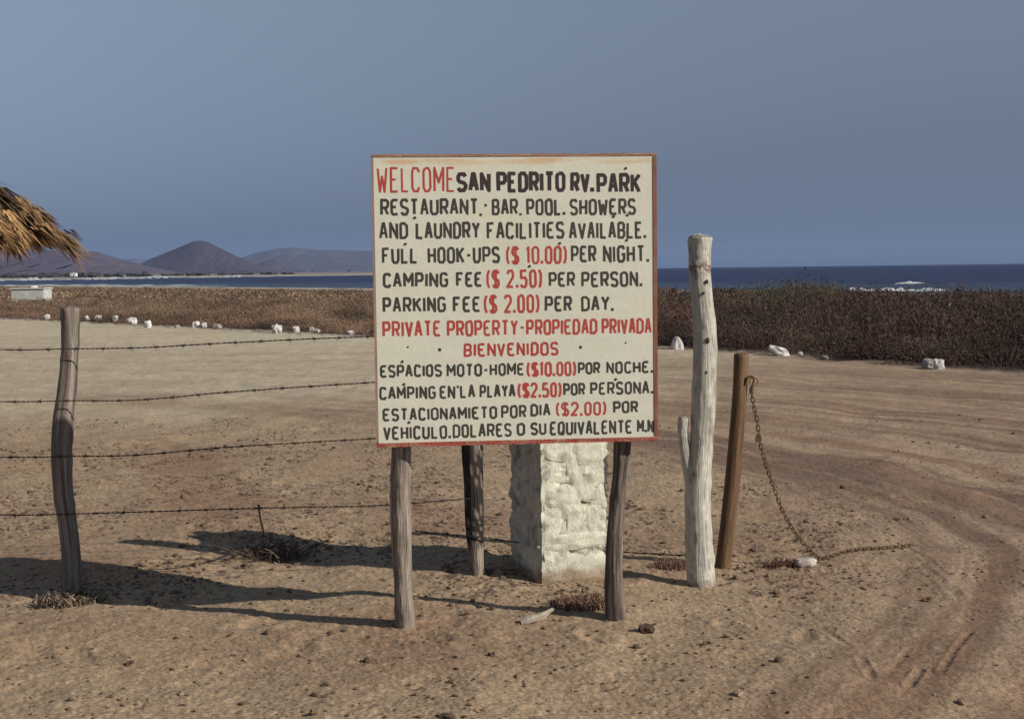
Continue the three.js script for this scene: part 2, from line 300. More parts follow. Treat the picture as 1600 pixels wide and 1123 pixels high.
// ---------- dry scrub between the sandy lot and the beach ----------
function brushGeometry(seed, leaves, twigs, tall, wide, leaf) { // a low mound of small dry leaves and fine twigs
  const r = rng(seed), pos = [], col = [];
  const put = (p, t, g) => { pos.push(...p); for (let k = 0; k < 3; k++) col.push(t, t * g, t * g * 0.97); };
  for (let i = 0; i < leaves; i++) {
    const a = r() * 6.283, q = Math.sqrt(r()), lump = 0.72 + 0.4 * n2(Math.cos(a) * 1.6 + seed, Math.sin(a) * 1.6), rad = wide * q, top = tall * Math.sqrt(Math.max(0, 1 - q * q * 0.92)) * lump, y = top * Math.pow(r(), 0.45);
    const x = Math.cos(a) * rad, z = Math.sin(a) * rad, w = leaf * (0.5 + r()), b = r() * 6.283, c = (r() - 0.5) * 2.4, dx = Math.cos(b) * Math.cos(c) * w, dy = Math.sin(c) * w, dz = Math.sin(b) * Math.cos(c) * w, e = r() * 6.283, ex = Math.cos(e) * w * 0.55, ey = (r() - 0.5) * w, ez = Math.sin(e) * w * 0.55;
    put([x - dx, y - dy, z - dz, x + ex, y + ey, z + ez, x + dx, y + dy, z + dz], 0.75 + 0.5 * r(), 0.92 + 0.2 * r());
  }
  for (let i = 0; i < twigs; i++) {
    const a = r() * 6.283, q = 0.7 * Math.sqrt(r()), x = Math.cos(a) * q * wide, z = Math.sin(a) * q * wide, b = a + (r() - 0.5) * 1.4, l = wide * (0.3 + 0.6 * r()), h = tall * (0.7 + 0.45 * r()) * (1 - 0.4 * q), w = 0.004 + 0.005 * r(), nx = -Math.sin(b) * w, nz = Math.cos(b) * w;
    put([x - nx, 0, z - nz, x + nx, 0, z + nz, x + Math.cos(b) * l, h, z + Math.sin(b) * l], 0.8 + 0.9 * r(), 0.92);
  }
  const g = new THREE.BufferGeometry(); g.setAttribute('position', new THREE.Float32BufferAttribute(pos, 3)); g.setAttribute('color', new THREE.Float32BufferAttribute(col, 3)); g.computeVertexNormals(); return g;
}
function scatter(name, geo, label, place) {
  const list = []; place((x, z, s, sy, c, turn) => list.push([x, z, s, sy, c, turn]));
  const m = new THREE.InstancedMesh(geo, M.leafy, list.length), t = new THREE.Matrix4(), q = new THREE.Quaternion(), k = new THREE.Color();
  list.forEach(([x, z, s, sy, c, turn], i) => { t.compose(V(x, groundHeight(x, z) - 0.02, z), q.setFromAxisAngle(V(0, 1, 0), turn), V(s, sy, s)); m.setMatrixAt(i, t); m.setColorAt(i, k.setRGB(...c)); });
  m.name = numbered(name); m.userData = { kind: 'stuff', label }; shade(m); scene.add(m); return m;
}
{
  const tone = (x, d, r) => { // dark red-brown on the right, greyer and paler to the left
    const right = sstep(-6, 5, x / Math.max(d, 1) * 30), patch = fbm(x * 0.12, d * 0.10, 3), far = sstep(30, 110, d);
    let c = mix3([0.19, 0.115, 0.080], [0.066, 0.034, 0.027], right);
    c = mix3(c, [0.25, 0.172, 0.11], clamp((1 - right) * (0.1 + 0.8 * patch) + 0.25 * far * (1 - right)));
    c = mix3(c, [0.095, 0.088, 0.05], clamp(1.1 * fbm(x * 0.3 + 40, d * 0.2, 2)));
    const k = (0.7 + 0.6 * r()) * (1 + 0.55 * n2(x * 0.45, d * 0.15 + 9)) * (r() < 0.05 ? 1.8 : 1); return c.map((v) => v * k);
  };
  const fill = (seed, count, from, to, size) => (put) => {
    const r = rng(seed); let n = 0, guard = 0;
    while (n < count && guard++ < count * 30) {
      const d = Math.sqrt(lerp(from * from, to * to, r())), x = (r() - 0.5) * d * 0.98 , e = inScrub(x, d), s = shore(x, d);
      if (e < 0.75 || s < 66 + 8 * n2(x * 0.1, d * 0.1)) continue;
      if (e < 1.5 && r() < 0.4) continue;
      const right = sstep(-6, 5, x / d * 30), mound = Math.exp(-(((x / d * 45 - 9.4) / 2.2) ** 2)) * sstep(32, 40, d) * (1 - sstep(50, 58, d));
      const hgt = lerp(0.30, 0.52, right) * (0.7 + 0.6 * r()) * (0.75 + 0.5 * sstep(0, 4, e)) * (1 + 0.4 * n2(x * 0.22, d * 0.1) + 0.25 * n2b(x * 0.7, d * 0.3)) + 0.36 * mound;
      let c = tone(x, d, r); if (mound > 0.4) c = mix3(c, [0.085, 0.075, 0.045], 0.6);
      const big = r() < 0.05 ? 1.5 : 0.55 + 0.7 * r(); put(x, -d, size * big, hgt / 0.5 * (0.72 + 0.32 * big), c, r() * 6.28); n++;
    }
  };
  scatter('dry_scrub', brushGeometry(1, 430, 14, 0.5, 0.42, 0.020), 'dense dark dry scrub between the sandy lot and the beach', fill(101, 5200, 15, 48, 1.0));
  scatter('dry_scrub', brushGeometry(2, 400, 18, 0.5, 0.5, 0.023), 'tangled dry scrub between the sandy lot and the beach', fill(102, 5200, 15, 70, 1.15));
  scatter('dry_scrub', brushGeometry(3, 170, 10, 0.5, 0.6, 0.05), 'distant dry scrub on the slope down to the beach', fill(103, 9000, 60, 290, 1.9));
}

// ---------- weathered posts ----------
// centre line and radius along a post, given bottom to top as [point, radius]
function logGeometry(stations, { seed = 1, round = 26, step = 0.016, ridge = 0.07, knot = 0.05, color, capTop = 0.012 }) {
  const curve = new THREE.CatmullRomCurve3(stations.map((s) => s[0]), false, 'centripetal'), L = curve.getLength(), n = Math.max(6, Math.round(L / step)), pos = [], col = [], uv = [], idx = [];
  const radAt = (t) => { const f = t * (stations.length - 1), i = Math.min(Math.floor(f), stations.length - 2), w = f - i; return lerp(stations[i][1], stations[i + 1][1], w * w * (3 - 2 * w)); };
  const R0 = stations[0][1];
  for (let i = 0; i <= n; i++) {
    const t = i / n, q = curve.getPoint(t), T = curve.getTangent(t), ax = V(1, 0, 0).addScaledVector(T, -T.x).normalize(), az = new THREE.Vector3().crossVectors(T, ax), r = radAt(t), y = t * L;
    for (let j = 0; j <= round; j++) { const a = j / round * 2 * Math.PI, ca = Math.cos(a), sa = Math.sin(a);
      const k = 1 + ridge * (n3(ca * 1.6 + seed, sa * 1.6, y * 1.3) + 0.55 * n3(ca * 4.5, sa * 4.5 + seed, y * 2.4)) + knot * Math.max(0, n3(ca * 1.2, sa * 1.2 + seed * 3, y * 7)) ** 2 * 2;
      const rr = r * k; pos.push(q.x + (ax.x * ca + az.x * sa) * rr, q.y + (ax.y * ca + az.y * sa) * rr, q.z + (ax.z * ca + az.z * sa) * rr);
      uv.push(j / round * 2 * Math.PI * R0 / 0.3, y / 0.5); col.push(...color(ca, sa, y, L)); } }
  const W = round + 1; for (let i = 0; i < n; i++) for (let j = 0; j < round; j++) { const o = i * W + j; idx.push(o, o + W, o + 1, o + 1, o + W, o + W + 1); }
  // sawn, slightly dished and split top
  const T = curve.getTangent(1), q = curve.getPoint(1), rings = 4; let prev = n * W;
  for (let k = 1; k <= rings; k++) { const f = 1 - k / rings, start = pos.length / 3;
    for (let j = 0; j <= round; j++) { const b = (n * W + j) * 3, dx = pos[b] - q.x, dy = pos[b + 1] - q.y, dz = pos[b + 2] - q.z, up = capTop * (k === 1 ? 0.5 : 0.6 + 0.5 * n3(dx * f * 60, dz * f * 60, seed));
      pos.push(q.x + dx * f + T.x * up, q.y + dy * f + T.y * up, q.z + dz * f + T.z * up); uv.push(dx * f / 0.3, dz * f / 0.3); const c = color(dx / R0, dz / R0, L, L); col.push(c[0] * 0.9, c[1] * 0.88, c[2] * 0.85); }
    for (let j = 0; j < round; j++) idx.push(prev + j, start + j, prev + j + 1, prev + j + 1, start + j, start + j + 1); prev = start; }
  const g = new THREE.BufferGeometry(); g.setAttribute('position', new THREE.Float32BufferAttribute(pos, 3)); g.setAttribute('color', new THREE.Float32BufferAttribute(col, 3)); g.setAttribute('uv', new THREE.Float32BufferAttribute(uv, 2)); g.setIndex(idx); g.computeVertexNormals(); return g;
}
// stations from the picture: rows of [left edge, right edge, y], top to bottom, at depths from zTop to zBase
function stationsFrom(rows, zTop, zBase, sink = 0.12) {
  const out = rows.map(([l, r, y], i) => { const z = lerp(zTop, zBase, (y - rows[0][2]) / (rows[rows.length - 1][2] - rows[0][2])), q = at((l + r) / 2, y, z); return [q, (r - l) / 2 / FOCAL * -z]; }).reverse();
  const b = out[0], up = out[1][0].clone().sub(b[0]).normalize(); out.unshift([b[0].clone().addScaledVector(up, -sink), b[1]]); return out;
}
const shift = (st, o) => st.map(([p, r]) => [p.clone().sub(o), r]);
const greyWood = (seed, dark = 0) => (ca, sa, y, L) => { const g = n3(ca * 3 + seed, sa * 3, y * 2.2), s = n3(ca * 7, sa * 7 + seed, y * 0.9), k = 1 + 0.28 * g + 0.22 * s; let c = mix3([0.42, 0.35, 0.295], [0.10, 0.075, 0.063], clamp(0.22 + 0.8 * s + dark)); return c.map((v) => v * k); };

// ---------- the sign ----------
const SW = 1.149, SH = 1.17, signPos = V(-0.55, 1.981, -5.47), signTurn = Math.atan2(0.1, 1.145);
const WORDS = `WELCOME|r|1.1 32.9 4.2 14.5;SAN|K|33.4 47.5 6.4 14.5;PEDRITO|K|49.7 78.2 6.3 14.8;RV.|K|80.0 90.0 6.7 15.0;PARK|K|90.9 109.5 7.1 15.6;
RESTAURANT|k|2.4 42.3 16.9 23.8;.|k|42.6 43.9 22.3 24.3;-|k|44.2 46.3 18.2 21.5;BAR,|k|47.6 60.2 17.2 24.0;POOL.|k|61.8 78.1 17.3 24.3;SHOWERS|k|79.7 107.3 17.5 24.4;
AND|k|1.7 13.6 26.3 33.3;LAUNDRY|k|16.5 42.8 26.4 33.4;FACILITIES|k|45.4 77.5 26.7 33.8;AVAILABLE.|k|79.3 111.6 27.0 34.1;
FULL|k|2.6 17.3 36.5 43.3;HOOK-UPS|k|21.2 50.9 36.5 43.4;($ 10.00)|r|53.1 78.6 36.6 44.1;PER|k|80.0 90.7 36.6 43.6;NIGHT.|k|93.3 112.7 36.7 43.9;
CAMPING|k|2.8 29.6 46.8 53.0;FEE|k|32.6 43.5 46.8 53.1;($ 2.50)|r|44.9 68.2 46.1 53.8;PER|k|70.7 81.8 47.3 53.6;PERSON.|k|84.2 109.8 47.4 53.9;
PARKING|k|2.5 28.5 56.7 63.2;FEE|k|31.1 42.7 56.8 63.4;($ 2.00)|r|43.7 67.0 56.3 64.0;PER|k|69.0 80.4 57.2 63.7;DAY.|k|84.1 97.8 57.3 63.8;
PRIVATE|r|2.3 26.2 66.4 73.1;PROPERTY|r|28.6 58.0 66.6 73.3;-|r|58.5 60.7 68.3 71.6;PROPIEDAD|r|61.2 90.9 66.7 73.3;PRIVADA|r|92.5 113.6 66.8 73.4;
BIENVENIDOS|R|35.3 74.6 76.0 81.7;
ESPACIOS|k|0.9 26.4 84.3 89.6;MOTO-HOME|k|28.2 60.4 84.4 89.8;($10.00)|r|61.0 82.0 84.2 90.4;POR|k|82.5 91.9 84.7 89.8;NOCHE.|k|94.3 114.1 84.6 89.8;
CAMPING|k|0.5 23.7 93.2 98.7;EN|k|25.2 31.7 93.2 98.7;'LA|k|32.1 39.9 93.0 98.6;PLAYA|k|41.6 56.6 93.2 98.7;($2.50)|r|57.2 75.8 92.7 99.1;POR|k|76.3 85.6 93.2 98.5;PERSONA.|k|87.5 114.1 93.0 98.5;
ESTACIONAMIETO|k|1.7 48.8 102.1 107.5;POR|k|50.4 61.0 101.8 107.4;DIA|k|62.6 71.0 101.5 106.8;($2.00)|r|73.0 94.4 101.1 107.0;POR|k|97.1 107.7 101.1 106.3;
VEHICULO.|k|1.7 29.7 109.5 115.2;DOLARES|k|30.3 54.8 109.2 115.0;O|k|56.8 60.3 109.3 114.7;SU|k|62.5 69.2 109.2 114.6;EQUIVALENTE|k|70.5 105.2 109.0 114.9;M.N|k|107.0 114.3 109.1 114.6`;
// brush strokes of each letter in a unit box, y down
const O_ = '.25,0 .75,0 1,.16 1,.84 .75,1 .25,1 0,.84 0,.16 .25,0', S_ = '1,.16 .78,0 .22,0 0,.15 0,.34 .2,.47 .8,.55 1,.68 1,.85 .78,1 .22,1 0,.85';
const FONT = {
  A: [1, '0,1 .42,0 .58,0 1,1', '.18,.66 .82,.66'], B: [1, '0,0 0,1 .75,1 1,.86 1,.64 .8,.5 0,.5', '0,0 .72,0 .94,.13 .94,.36 .8,.5'], C: [1, '1,.18 .78,0 .22,0 0,.16 0,.84 .22,1 .78,1 1,.82'],
  D: [1, '0,0 0,1 .65,1 1,.82 1,.18 .65,0 0,0'], E: [0.95, '1,.05 .8,0 .24,0 0,.14 0,.86 .24,1 .8,1 1,.94', '0,.48 .72,.48'], e: [0.95, '1,0 0,0 0,1 1,1', '0,.48 .72,.48'], F: [0.95, '1,0 0,0 0,1', '0,.48 .72,.48'],
  G: [1, '1,.18 .78,0 .22,0 0,.16 0,.84 .22,1 .78,1 1,.86 1,.52 .56,.52'], H: [1, '0,0 0,1', '1,0 1,1', '0,.5 1,.5'], I: [0.05, '.5,0 .5,1'], K: [1, '0,0 0,1', '1,0 .05,.55', '.32,.42 1,1'], L: [0.9, '0,0 0,1 1,1'],
  M: [1.25, '0,1 0,0 .5,.62 1,0 1,1'], N: [1.02, '0,1 0,0 1,1 1,0'], O: [1, O_], P: [1, '0,1 0,0 .78,0 1,.13 1,.42 .78,.55 0,.55'], Q: [1, O_, '.6,.74 1.02,1.08'], R: [1, '0,1 0,0 .78,0 1,.13 1,.4 .78,.53 0,.53', '.5,.53 1,1'],
  S: [1, S_], T: [1, '0,0 1,0', '.5,0 .5,1'], U: [1, '0,0 0,.84 .24,1 .76,1 1,.84 1,0'], V: [1, '0,0 .5,1 1,0'], W: [1.3, '0,0 .24,1 .5,.35 .76,1 1,0'], Y: [1, '0,0 .5,.5 1,0', '.5,.5 .5,1'],
  0: [0.9, O_], 1: [0.3, '0,.2 .7,0 .7,1'], 2: [0.95, '0,.2 .22,0 .78,0 1,.16 1,.38 0,1 1,1'], 5: [0.95, '1,0 .1,0 .04,.44 .75,.42 1,.58 1,.84 .76,1 .2,1 0,.86'], $: [0.95, S_, '.5,-.1 .5,1.1'],
  '(': [0.32, '1,-.05 .2,.25 .2,.75 1,1.05'], ')': [0.32, '0,-.05 .8,.25 .8,.75 0,1.05'], '-': [0.55, '0,.52 1,.52'], '.': [0.06, '.5,.97 .5,1'], ',': [0.1, '.6,.95 .2,1.12'], "'": [0.05, '.5,-.06 .5,.18'], ' ': [0.25],
};
function signTexture() {
  const S = 2048 / 117, cv = document.createElement('canvas'); cv.width = 2012; cv.height = 2048; const c = cv.getContext('2d'), r = rng(400);
  c.fillStyle = '#c9c6b6'; c.fillRect(0, 0, 2012, 2048);
  for (let i = 0; i < 900; i++) { // uneven brushed enamel, stains and scuffs
    const x = r() * 2012, y = r() * 2048, w = 20 + 160 * r(), t = r(); c.globalAlpha = 0.02 + 0.05 * r(); c.fillStyle = t < 0.35 ? '#c3bfa4' : t < 0.6 ? '#ddd0bd' : t < 0.8 ? '#bfc3b2' : '#e6dfcc'; c.beginPath(); c.ellipse(x, y, w, w * (0.2 + 0.5 * r()), (r() - 0.5) * 0.5, 0, 7); c.fill(); }
  for (let i = 0; i < 1500; i++) { c.globalAlpha = 0.05 + 0.06 * r(); c.fillStyle = r() < 0.5 ? '#fffbe8' : '#9d957c'; c.fillRect(r() * 2012, r() * 2048, 40 + 260 * r(), 1 + 2 * r()); }
  for (let i = 0; i < 46; i++) { c.globalAlpha = 0.10 + 0.12 * r(); c.fillStyle = r() < 0.6 ? '#c9a274' : '#b9886a'; c.beginPath(); c.ellipse(r() * 2012, 20 + 34 * r(), 60 + 120 * r(), 5 + 12 * r(), 0, 0, 7); c.fill(); }
  c.globalAlpha = 1; c.lineCap = 'butt'; c.lineJoin = 'round';
  const ink = { k: '#2d2a24', K: '#26161a', r: '#9f362d', R: '#9c2c28' }, wide = { k: 1.14, K: 1.6, r: 1.1, R: 1.15 };
  for (const item of WORDS.split(';')) {
    let [word, kind, box] = item.trim().split('|'); const [x0, x1, y0, y1] = box.split(' ').map(Number), h = y1 - y0;
    if (kind === 'K' || word === 'WELCOME' || word === 'AVAILABLE.') word = word.replace(/E/g, 'e');
    let sw = wide[kind] * (h < 6 ? 0.9 : 1); if (word === 'WELCOMe' || word === 'WeLCOMe') sw = 0.95;
    const glyphs = [...word].map((ch) => FONT[ch]), gap = 0.62, units = glyphs.reduce((a, g) => a + g[0], 0) + gap * (glyphs.length - 1), k = (x1 - x0 - sw) / Math.max(units, 0.3);
    let x = x0 + sw / 2;
    for (const [w, ...strokes] of glyphs) {
      for (const s of strokes) {
        const pts = s.split(' ').map((p) => p.split(',').map(Number)), jx = () => (r() - 0.5) * 0.16, jy = () => (r() - 0.5) * 0.16, line = pts.map(([a, b]) => [x + a * w * k + jx(), y0 + sw / 2 + b * (h - sw) + jy()]);
        for (let pass = 0; pass < 2; pass++) {
          c.strokeStyle = ink[kind]; c.globalAlpha = pass ? 0.45 : 0.9; c.lineWidth = sw * S * (0.9 + 0.16 * r()); c.beginPath();
          line.forEach(([a, b], i) => { const q = pass ? 0.07 * (r() - 0.5) : 0; i ? c.lineTo((a + q) * S, (b + q) * S) : c.moveTo((a + q) * S, (b + q) * S); }); c.stroke();
          if (pts.length === 2 && Math.hypot(pts[0][0] - pts[1][0], pts[0][1] - pts[1][1]) < 0.1) { c.fillStyle = ink[kind]; c.fillRect(line[0][0] * S - sw * S * 0.55, line[0][1] * S - sw * S * 0.6, sw * S * 1.1, sw * S * 1.1); }
        }
      }
      x += (w + gap) * k;
    }
  }
  for (const [x, y, q] of [[25.5, 78.5, 0.75], [83.7, 78.5, 0.7], [12.5, 77.2, 0.45], [102.6, 77, 0.45]]) { c.globalAlpha = 0.9; c.fillStyle = '#2d2520'; c.beginPath(); c.arc(x * S, y * S, q * S, 0, 7); c.fill(); }
  for (let i = 0; i < 5200; i++) { c.globalAlpha = 0.25 + 0.5 * r(); c.fillStyle = r() < 0.75 ? '#d3cdb9' : '#a99f88'; const q = 0.8 + 2.6 * r() * r(); c.fillRect(r() * 2012, r() * 2048, q * (1 + 2 * r()), q); }
  const t = new THREE.CanvasTexture(cv); t.colorSpace = THREE.SRGBColorSpace; t.magFilter = THREE.LinearFilter; t.anisotropy = 8; return t;
}
{
  const o = thing('welcome_sign', 'large hand lettered cream sign with red and black words on two grey posts', 'sign', V(0, 0, -5.56));
  const face = std({ map: signTexture(), roughness: 0.7, bumpMap: blotBump, bumpScale: 0.0012 }), edge = std({ color: new THREE.Color().setRGB(0.36, 0.29, 0.2), map: grainMap });
  const bg = new THREE.BoxGeometry(SW, SH, 0.018).translate(SW / 2, -SH / 2, -0.009);
  const board = part('board', bg, [edge, edge, edge, edge, face, edge], o); board.position.copy(signPos).sub(o.position); board.rotation.y = signTurn;
  // thin painted battens round the edge
  const strip = (x, y, w, h, col, seed) => { const g = new THREE.BoxGeometry(w, h, 0.024, Math.ceil(w / 0.02), Math.ceil(h / 0.02), 2).translate(x, y, -0.009);
    colored(g, (a, b) => mix3(col, [0.5, 0.4, 0.28], clamp(0.1 + 0.75 * fbm(a * 9 + seed, b * 9, 3)) )); part('border_strip', g, M.paintwood, board); };
  strip(SW / 2, 0.004, SW + 0.02, 0.010, [0.50, 0.23, 0.15], 1); strip(SW / 2, -SH - 0.002, SW + 0.02, 0.017, [0.45, 0.085, 0.06], 5);
  strip(-0.005, -SH / 2 + 0.003, 0.010, SH - 0.016, [0.58, 0.38, 0.30], 9); strip(SW + 0.003, -SH / 2 + 0.003, 0.015, SH - 0.016, [0.46, 0.16, 0.10], 13);
  const nail = new THREE.SphereGeometry(0.0055, 8, 5).scale(1, 1, 0.5), iron = std({ color: new THREE.Color().setRGB(0.05, 0.03, 0.025), roughness: 0.7, metalness: 0.4 });
  for (const [x, y] of [[16.4, 24.6], [12.4, 35.2], [10.3, 83], [10.8, 92.3], [12.6, 108], [103.2, 5.2], [98, 24.9], [103.8, 24.3], [103.4, 34.6], [98.4, 92], [75.6, 35.6], [63, 44.8]]) part('nail', nail, iron, board).position.set(x / 100, -y / 100, 0.002);
  const left = shift([...stationsFrom([[612, 642, 660], [612, 642, 700], [610, 642, 751], [610, 642, 811], [613, 643, 872], [616, 645, 932], [618, 648, 979]], -5.55, -5.68), [V(-0.468, 1.86, -5.538), 0.04]], o.position);
  const right = shift([...stationsFrom([[960, 988, 660], [959, 986, 700], [957, 980, 751], [951, 976, 811], [947, 974, 872], [946, 976, 932], [946, 977, 968]], -5.635, -5.75), [V(0.478, 1.88, -5.622), 0.036]], o.position);
  part('post', logGeometry(left, { seed: 3, color: greyWood(2, -0.15) }), M.wood, o); part('post', logGeometry(right, { seed: 8, ridge: 0.13, color: greyWood(9, 0.45) }), M.wood, o);
}

// ---------- barbed wire fence ----------
{
  const o = thing('barbed_wire_fence', 'barbed wire fence on weathered grey posts to the left of the sign', 'fence', V(-2.18, 0, -6.45));
  const P = (px, py, z) => at(px, py, z).sub(o.position);
  const a = shift(stationsFrom([[93, 124, 481], [95, 123, 520], [94, 121, 560], [89, 118, 610], [82, 113, 660], [80, 110.5, 709], [84, 113, 771], [91, 119, 816], [95, 124, 860], [96, 127, 905], [96, 128, 922]], -6.5, -6.45), o.position);
  part('post', logGeometry(a, { seed: 15, ridge: 0.10, color: greyWood(15, 0.1) }), M.wood, o, 'bent grey fence post');
  const midRows = [[719, 752, 520], [720, 752, 600], [722, 753, 693], [725, 754, 751], [727, 756, 811], [730, 756, 842], [735, 756, 872], [738, 755, 903]];
  const bark = (ca, sa, y, L) => { const e = sstep(0.30, 0.36, y - 0.12 + 0.05 * n3(ca * 2, sa * 2, y * 8)), spot = sstep(0.45, 0.6, n3(ca * 3 + 5, sa * 3, y * 9)), c = greyWood(21, -0.1)(ca, sa, y, L); return mix3(c, [0.03, 0.022, 0.02], e * (1 - 0.8 * spot)); };
  part('post', logGeometry(shift(stationsFrom(midRows, -6.6, -6.58), o.position), { seed: 21, ridge: 0.12, color: bark }), M.wood, o, 'fence post with dark bark above a pale foot');
  // a further post, beyond the picture, that the wires run on to
  part('post', logGeometry([[V(-2.3, -0.1, 0.12), 0.05], [V(-2.3, 0.7, 0.1), 0.048], [V(-2.28, 1.4, 0.1), 0.045]], { seed: 31, color: greyWood(31) }), M.wood, o);
  const barbGeo = (() => { const l = [new THREE.CylinderGeometry(0.0052, 0.0052, 0.016, 7).rotateZ(Math.PI / 2)]; for (let k = 0; k < 4; k++) l.push(new THREE.ConeGeometry(0.0022, 0.026, 5).translate(0, 0.011, 0).rotateX(k * Math.PI / 2 + 0.5).rotateZ(k % 2 ? 0.5 : -0.5).translate(k % 2 ? 0.005 : -0.005, 0, 0)); return mergeGeometries(l.map((g) => g.toNonIndexed())); })();
  const wire = (pts, barbs, seed, rad = 0.0026) => {
    const curve = new THREE.CatmullRomCurve3(pts, false, 'centripetal'), L = curve.getLength(), n = Math.round(L / 0.012), strands = [];
    for (let k = 0; k < 2; k++) { const q = []; for (let i = 0; i <= n; i++) { const t = i / n, c = curve.getPoint(t), w = t * L / 0.09 * 6.283 + k * Math.PI; q.push(c.add(V(0, Math.sin(w) * rad * 0.8, Math.cos(w) * rad * 0.8))); } strands.push(new THREE.TubeGeometry(new THREE.CatmullRomCurve3(q), n, rad * 0.75, 5)); }
    const w = part('wire', mergeGeometries(strands), M.wire, o), r = rng(seed);
    if (barbs) for (let s = 0.05; s < L - 0.05; s += 0.118 + 0.02 * r()) { const b = part('barb', barbGeo, M.wire, w); b.position.copy(curve.getPointAt(s / L)); b.rotation.x = r() * 6; }
  };
  const zA = -6.4, zM = -6.54, W4 = [[545, 525, 512, 543.5, 536], [626, 597, 584, 625, 613], [713, 685, 673, 711, 699], [803, 790, 779, 800, 795.5]];
  W4.forEach(([yl, yr, ym, y2, y3], i) => wire([V(-2.3, 1.28 - 0.27 * i, 0.16), P(20, yl + 1.5, zA), P(105, yl, zA), P(210, y2, zA - 0.02), P(350, y3, zA - 0.05), P(470, (y3 + yr) / 2 - 0.5, zA - 0.08), P(585, yr, zM + 0.05), P(735, ym, zM)], true, 60 + i));
  wire([P(648, 829, -6.75), P(690, 834, -6.66), P(742, 838, -6.53), P(800, 846, -6.62), P(890, 857, -6.9), P(985, 863, -6.75), P(1072, 868, -6.5)], false, 70);
}
{ // a dead stick caught in the lowest wire, its foot in the sand
  const c = new THREE.CatmullRomCurve3([at(404, 789, -6.49), at(406, 806, -6.58), at(411, 829, -6.9), at(413, 838, -7.3)]);
  const g = new THREE.TubeGeometry(c, 24, 0.006, 6); colored(g, (x, y) => { const k = 0.7 + 0.5 * n2(x * 20, y * 40); return [0.12 * k, 0.085 * k, 0.065 * k]; });
  single('dead_stick', g, M.plain, 'thin dead stick hanging from the lowest fence wire above the dark weed', 'stick');
}

// ---------- whitewashed stone pillar ----------
{
  const th = 24.5 * Math.PI / 180, s = 0.37, H = 1.12, corner = V(0.132, 0, -6.437), tx = V(Math.cos(th), 0, -Math.sin(th)), inn = V(-Math.sin(th), 0, -Math.cos(th));
  const mid = corner.clone().addScaledVector(tx, s / 2).addScaledVector(inn, s / 2);
  const o = thing('stone_pillar', 'square whitewashed rubble stone pillar standing behind the sign', 'pillar', mid); o.rotation.y = th;   // its own +z looks out of the whitewashed face
  const paint = (x, y, z) => {                          // whitewash worn through to the stone in places, splashed earth at the foot
    const n = fbm(y * 9 + z * 7 + x * 8, z * 9 + 3, 3), k = 1 + 0.13 * fbm(x * 7 + 3, y * 7 + z * 3, 4);
    const worn = sstep(0.48, 0.66, n3(x * 9 + 4, y * 9, z * 9) + 0.3 * n3(x * 31, y * 31, z * 31));
    let c = mix3([0.70, 0.665, 0.56], [0.30, 0.25, 0.21], 0.75 * worn);
    c = mix3(c, [0.30, 0.215, 0.145], 0.85 * sstep(0.075, 0.03, y + 0.03 * n));
    return c.map((v) => v * k);
  };
  const core = new THREE.BoxGeometry(s - 0.004, H - 0.02, s - 0.004, 24, 72, 24).translate(0, H / 2 - 0.07, 0), cp = core.attributes.position;
  for (let i = 0; i < cp.count; i++) { const x = cp.getX(i), y = cp.getY(i), z = cp.getZ(i), q = 1 + (0.012 * n3(x * 12, y * 12, z * 12) + 0.010 * n3(x * 30, y * 30, z * 30) - 0.045 * sstep(0.40, 0.55, n3(x * 7 + 3, y * 8, z * 7))) / 0.37; cp.setX(i, x * q); cp.setZ(i, z * q); }
  core.computeVertexNormals(); colored(core, (x, y, z) => paint(x, y, z).map((v) => v * 0.94)); part('mortar', core, M.stone, o);
  const r = rng(501);
  const stone = (cx, cy, cz, w, h, d) => {
    const g = new THREE.IcosahedronGeometry(1, 3), p = g.attributes.position, k = r() * 50, sx = (r() - 0.5) * 0.6, tilt = (r() - 0.5) * 0.4;
    for (let i = 0; i < p.count; i++) { let x = p.getX(i), y = p.getY(i), z = p.getZ(i); const e = 5.5, q = Math.pow(Math.abs(x) ** e + Math.abs(y) ** e + Math.abs(z) ** e, -1 / e) * (1 + 0.035 * n3(x * 1.7 + k, y * 1.7, z * 1.7) + 0.022 * n3(x * 5, y * 5 + k, z * 5)); x *= q; y *= q; z *= q; const yy = y + sx * x * 0.4; p.setXYZ(i, (x * Math.cos(tilt) - yy * Math.sin(tilt)) * w / 2 + cx, (x * Math.sin(tilt) + yy * Math.cos(tilt)) * h / 2 + cy, z * d / 2 + cz); }
    const uv = g.attributes.uv; for (let i = 0; i < p.count; i++) uv.setXY(i, (p.getX(i) + p.getZ(i)) / 0.5, p.getY(i) / 0.5);
    g.computeVertexNormals(); colored(g, paint); part('stone', g, M.stone, o);
  };
  for (let f = 0; f < 4; f++) for (let y = -0.05 - 0.04 * f; y < H - 0.05;) { // rough courses, each face on its own
    const h = 0.075 + 0.115 * r(), n = r() < 0.2 ? 1 : r() < 0.7 ? 2 : 3, cuts = [0]; for (let i = 1; i < n; i++) cuts.push((i + (r() - 0.5) * 0.6) / n); cuts.push(1);
    for (let i = 0; i < n; i++) { const u = (cuts[i] + cuts[i + 1]) / 2 - 0.5, w = (cuts[i + 1] - cuts[i]) * s * (0.96 + 0.1 * r()), out = (r() - 0.5) * 0.010, hh = h * (0.85 + 0.35 * r()), along = u * (s - 0.01), away = s / 2 - 0.06 + out, cy = Math.min(y + h / 2 + (r() - 0.5) * 0.04, H - 0.04);
      if (f === 0) stone(along, cy, away, w, hh, 0.125); else if (f === 1) stone(away, cy, along, 0.125, hh, w); else if (f === 2) stone(along, cy, -away, w, hh, 0.125); else stone(-away, cy, along, 0.125, hh, w); }
    y += h; }
}

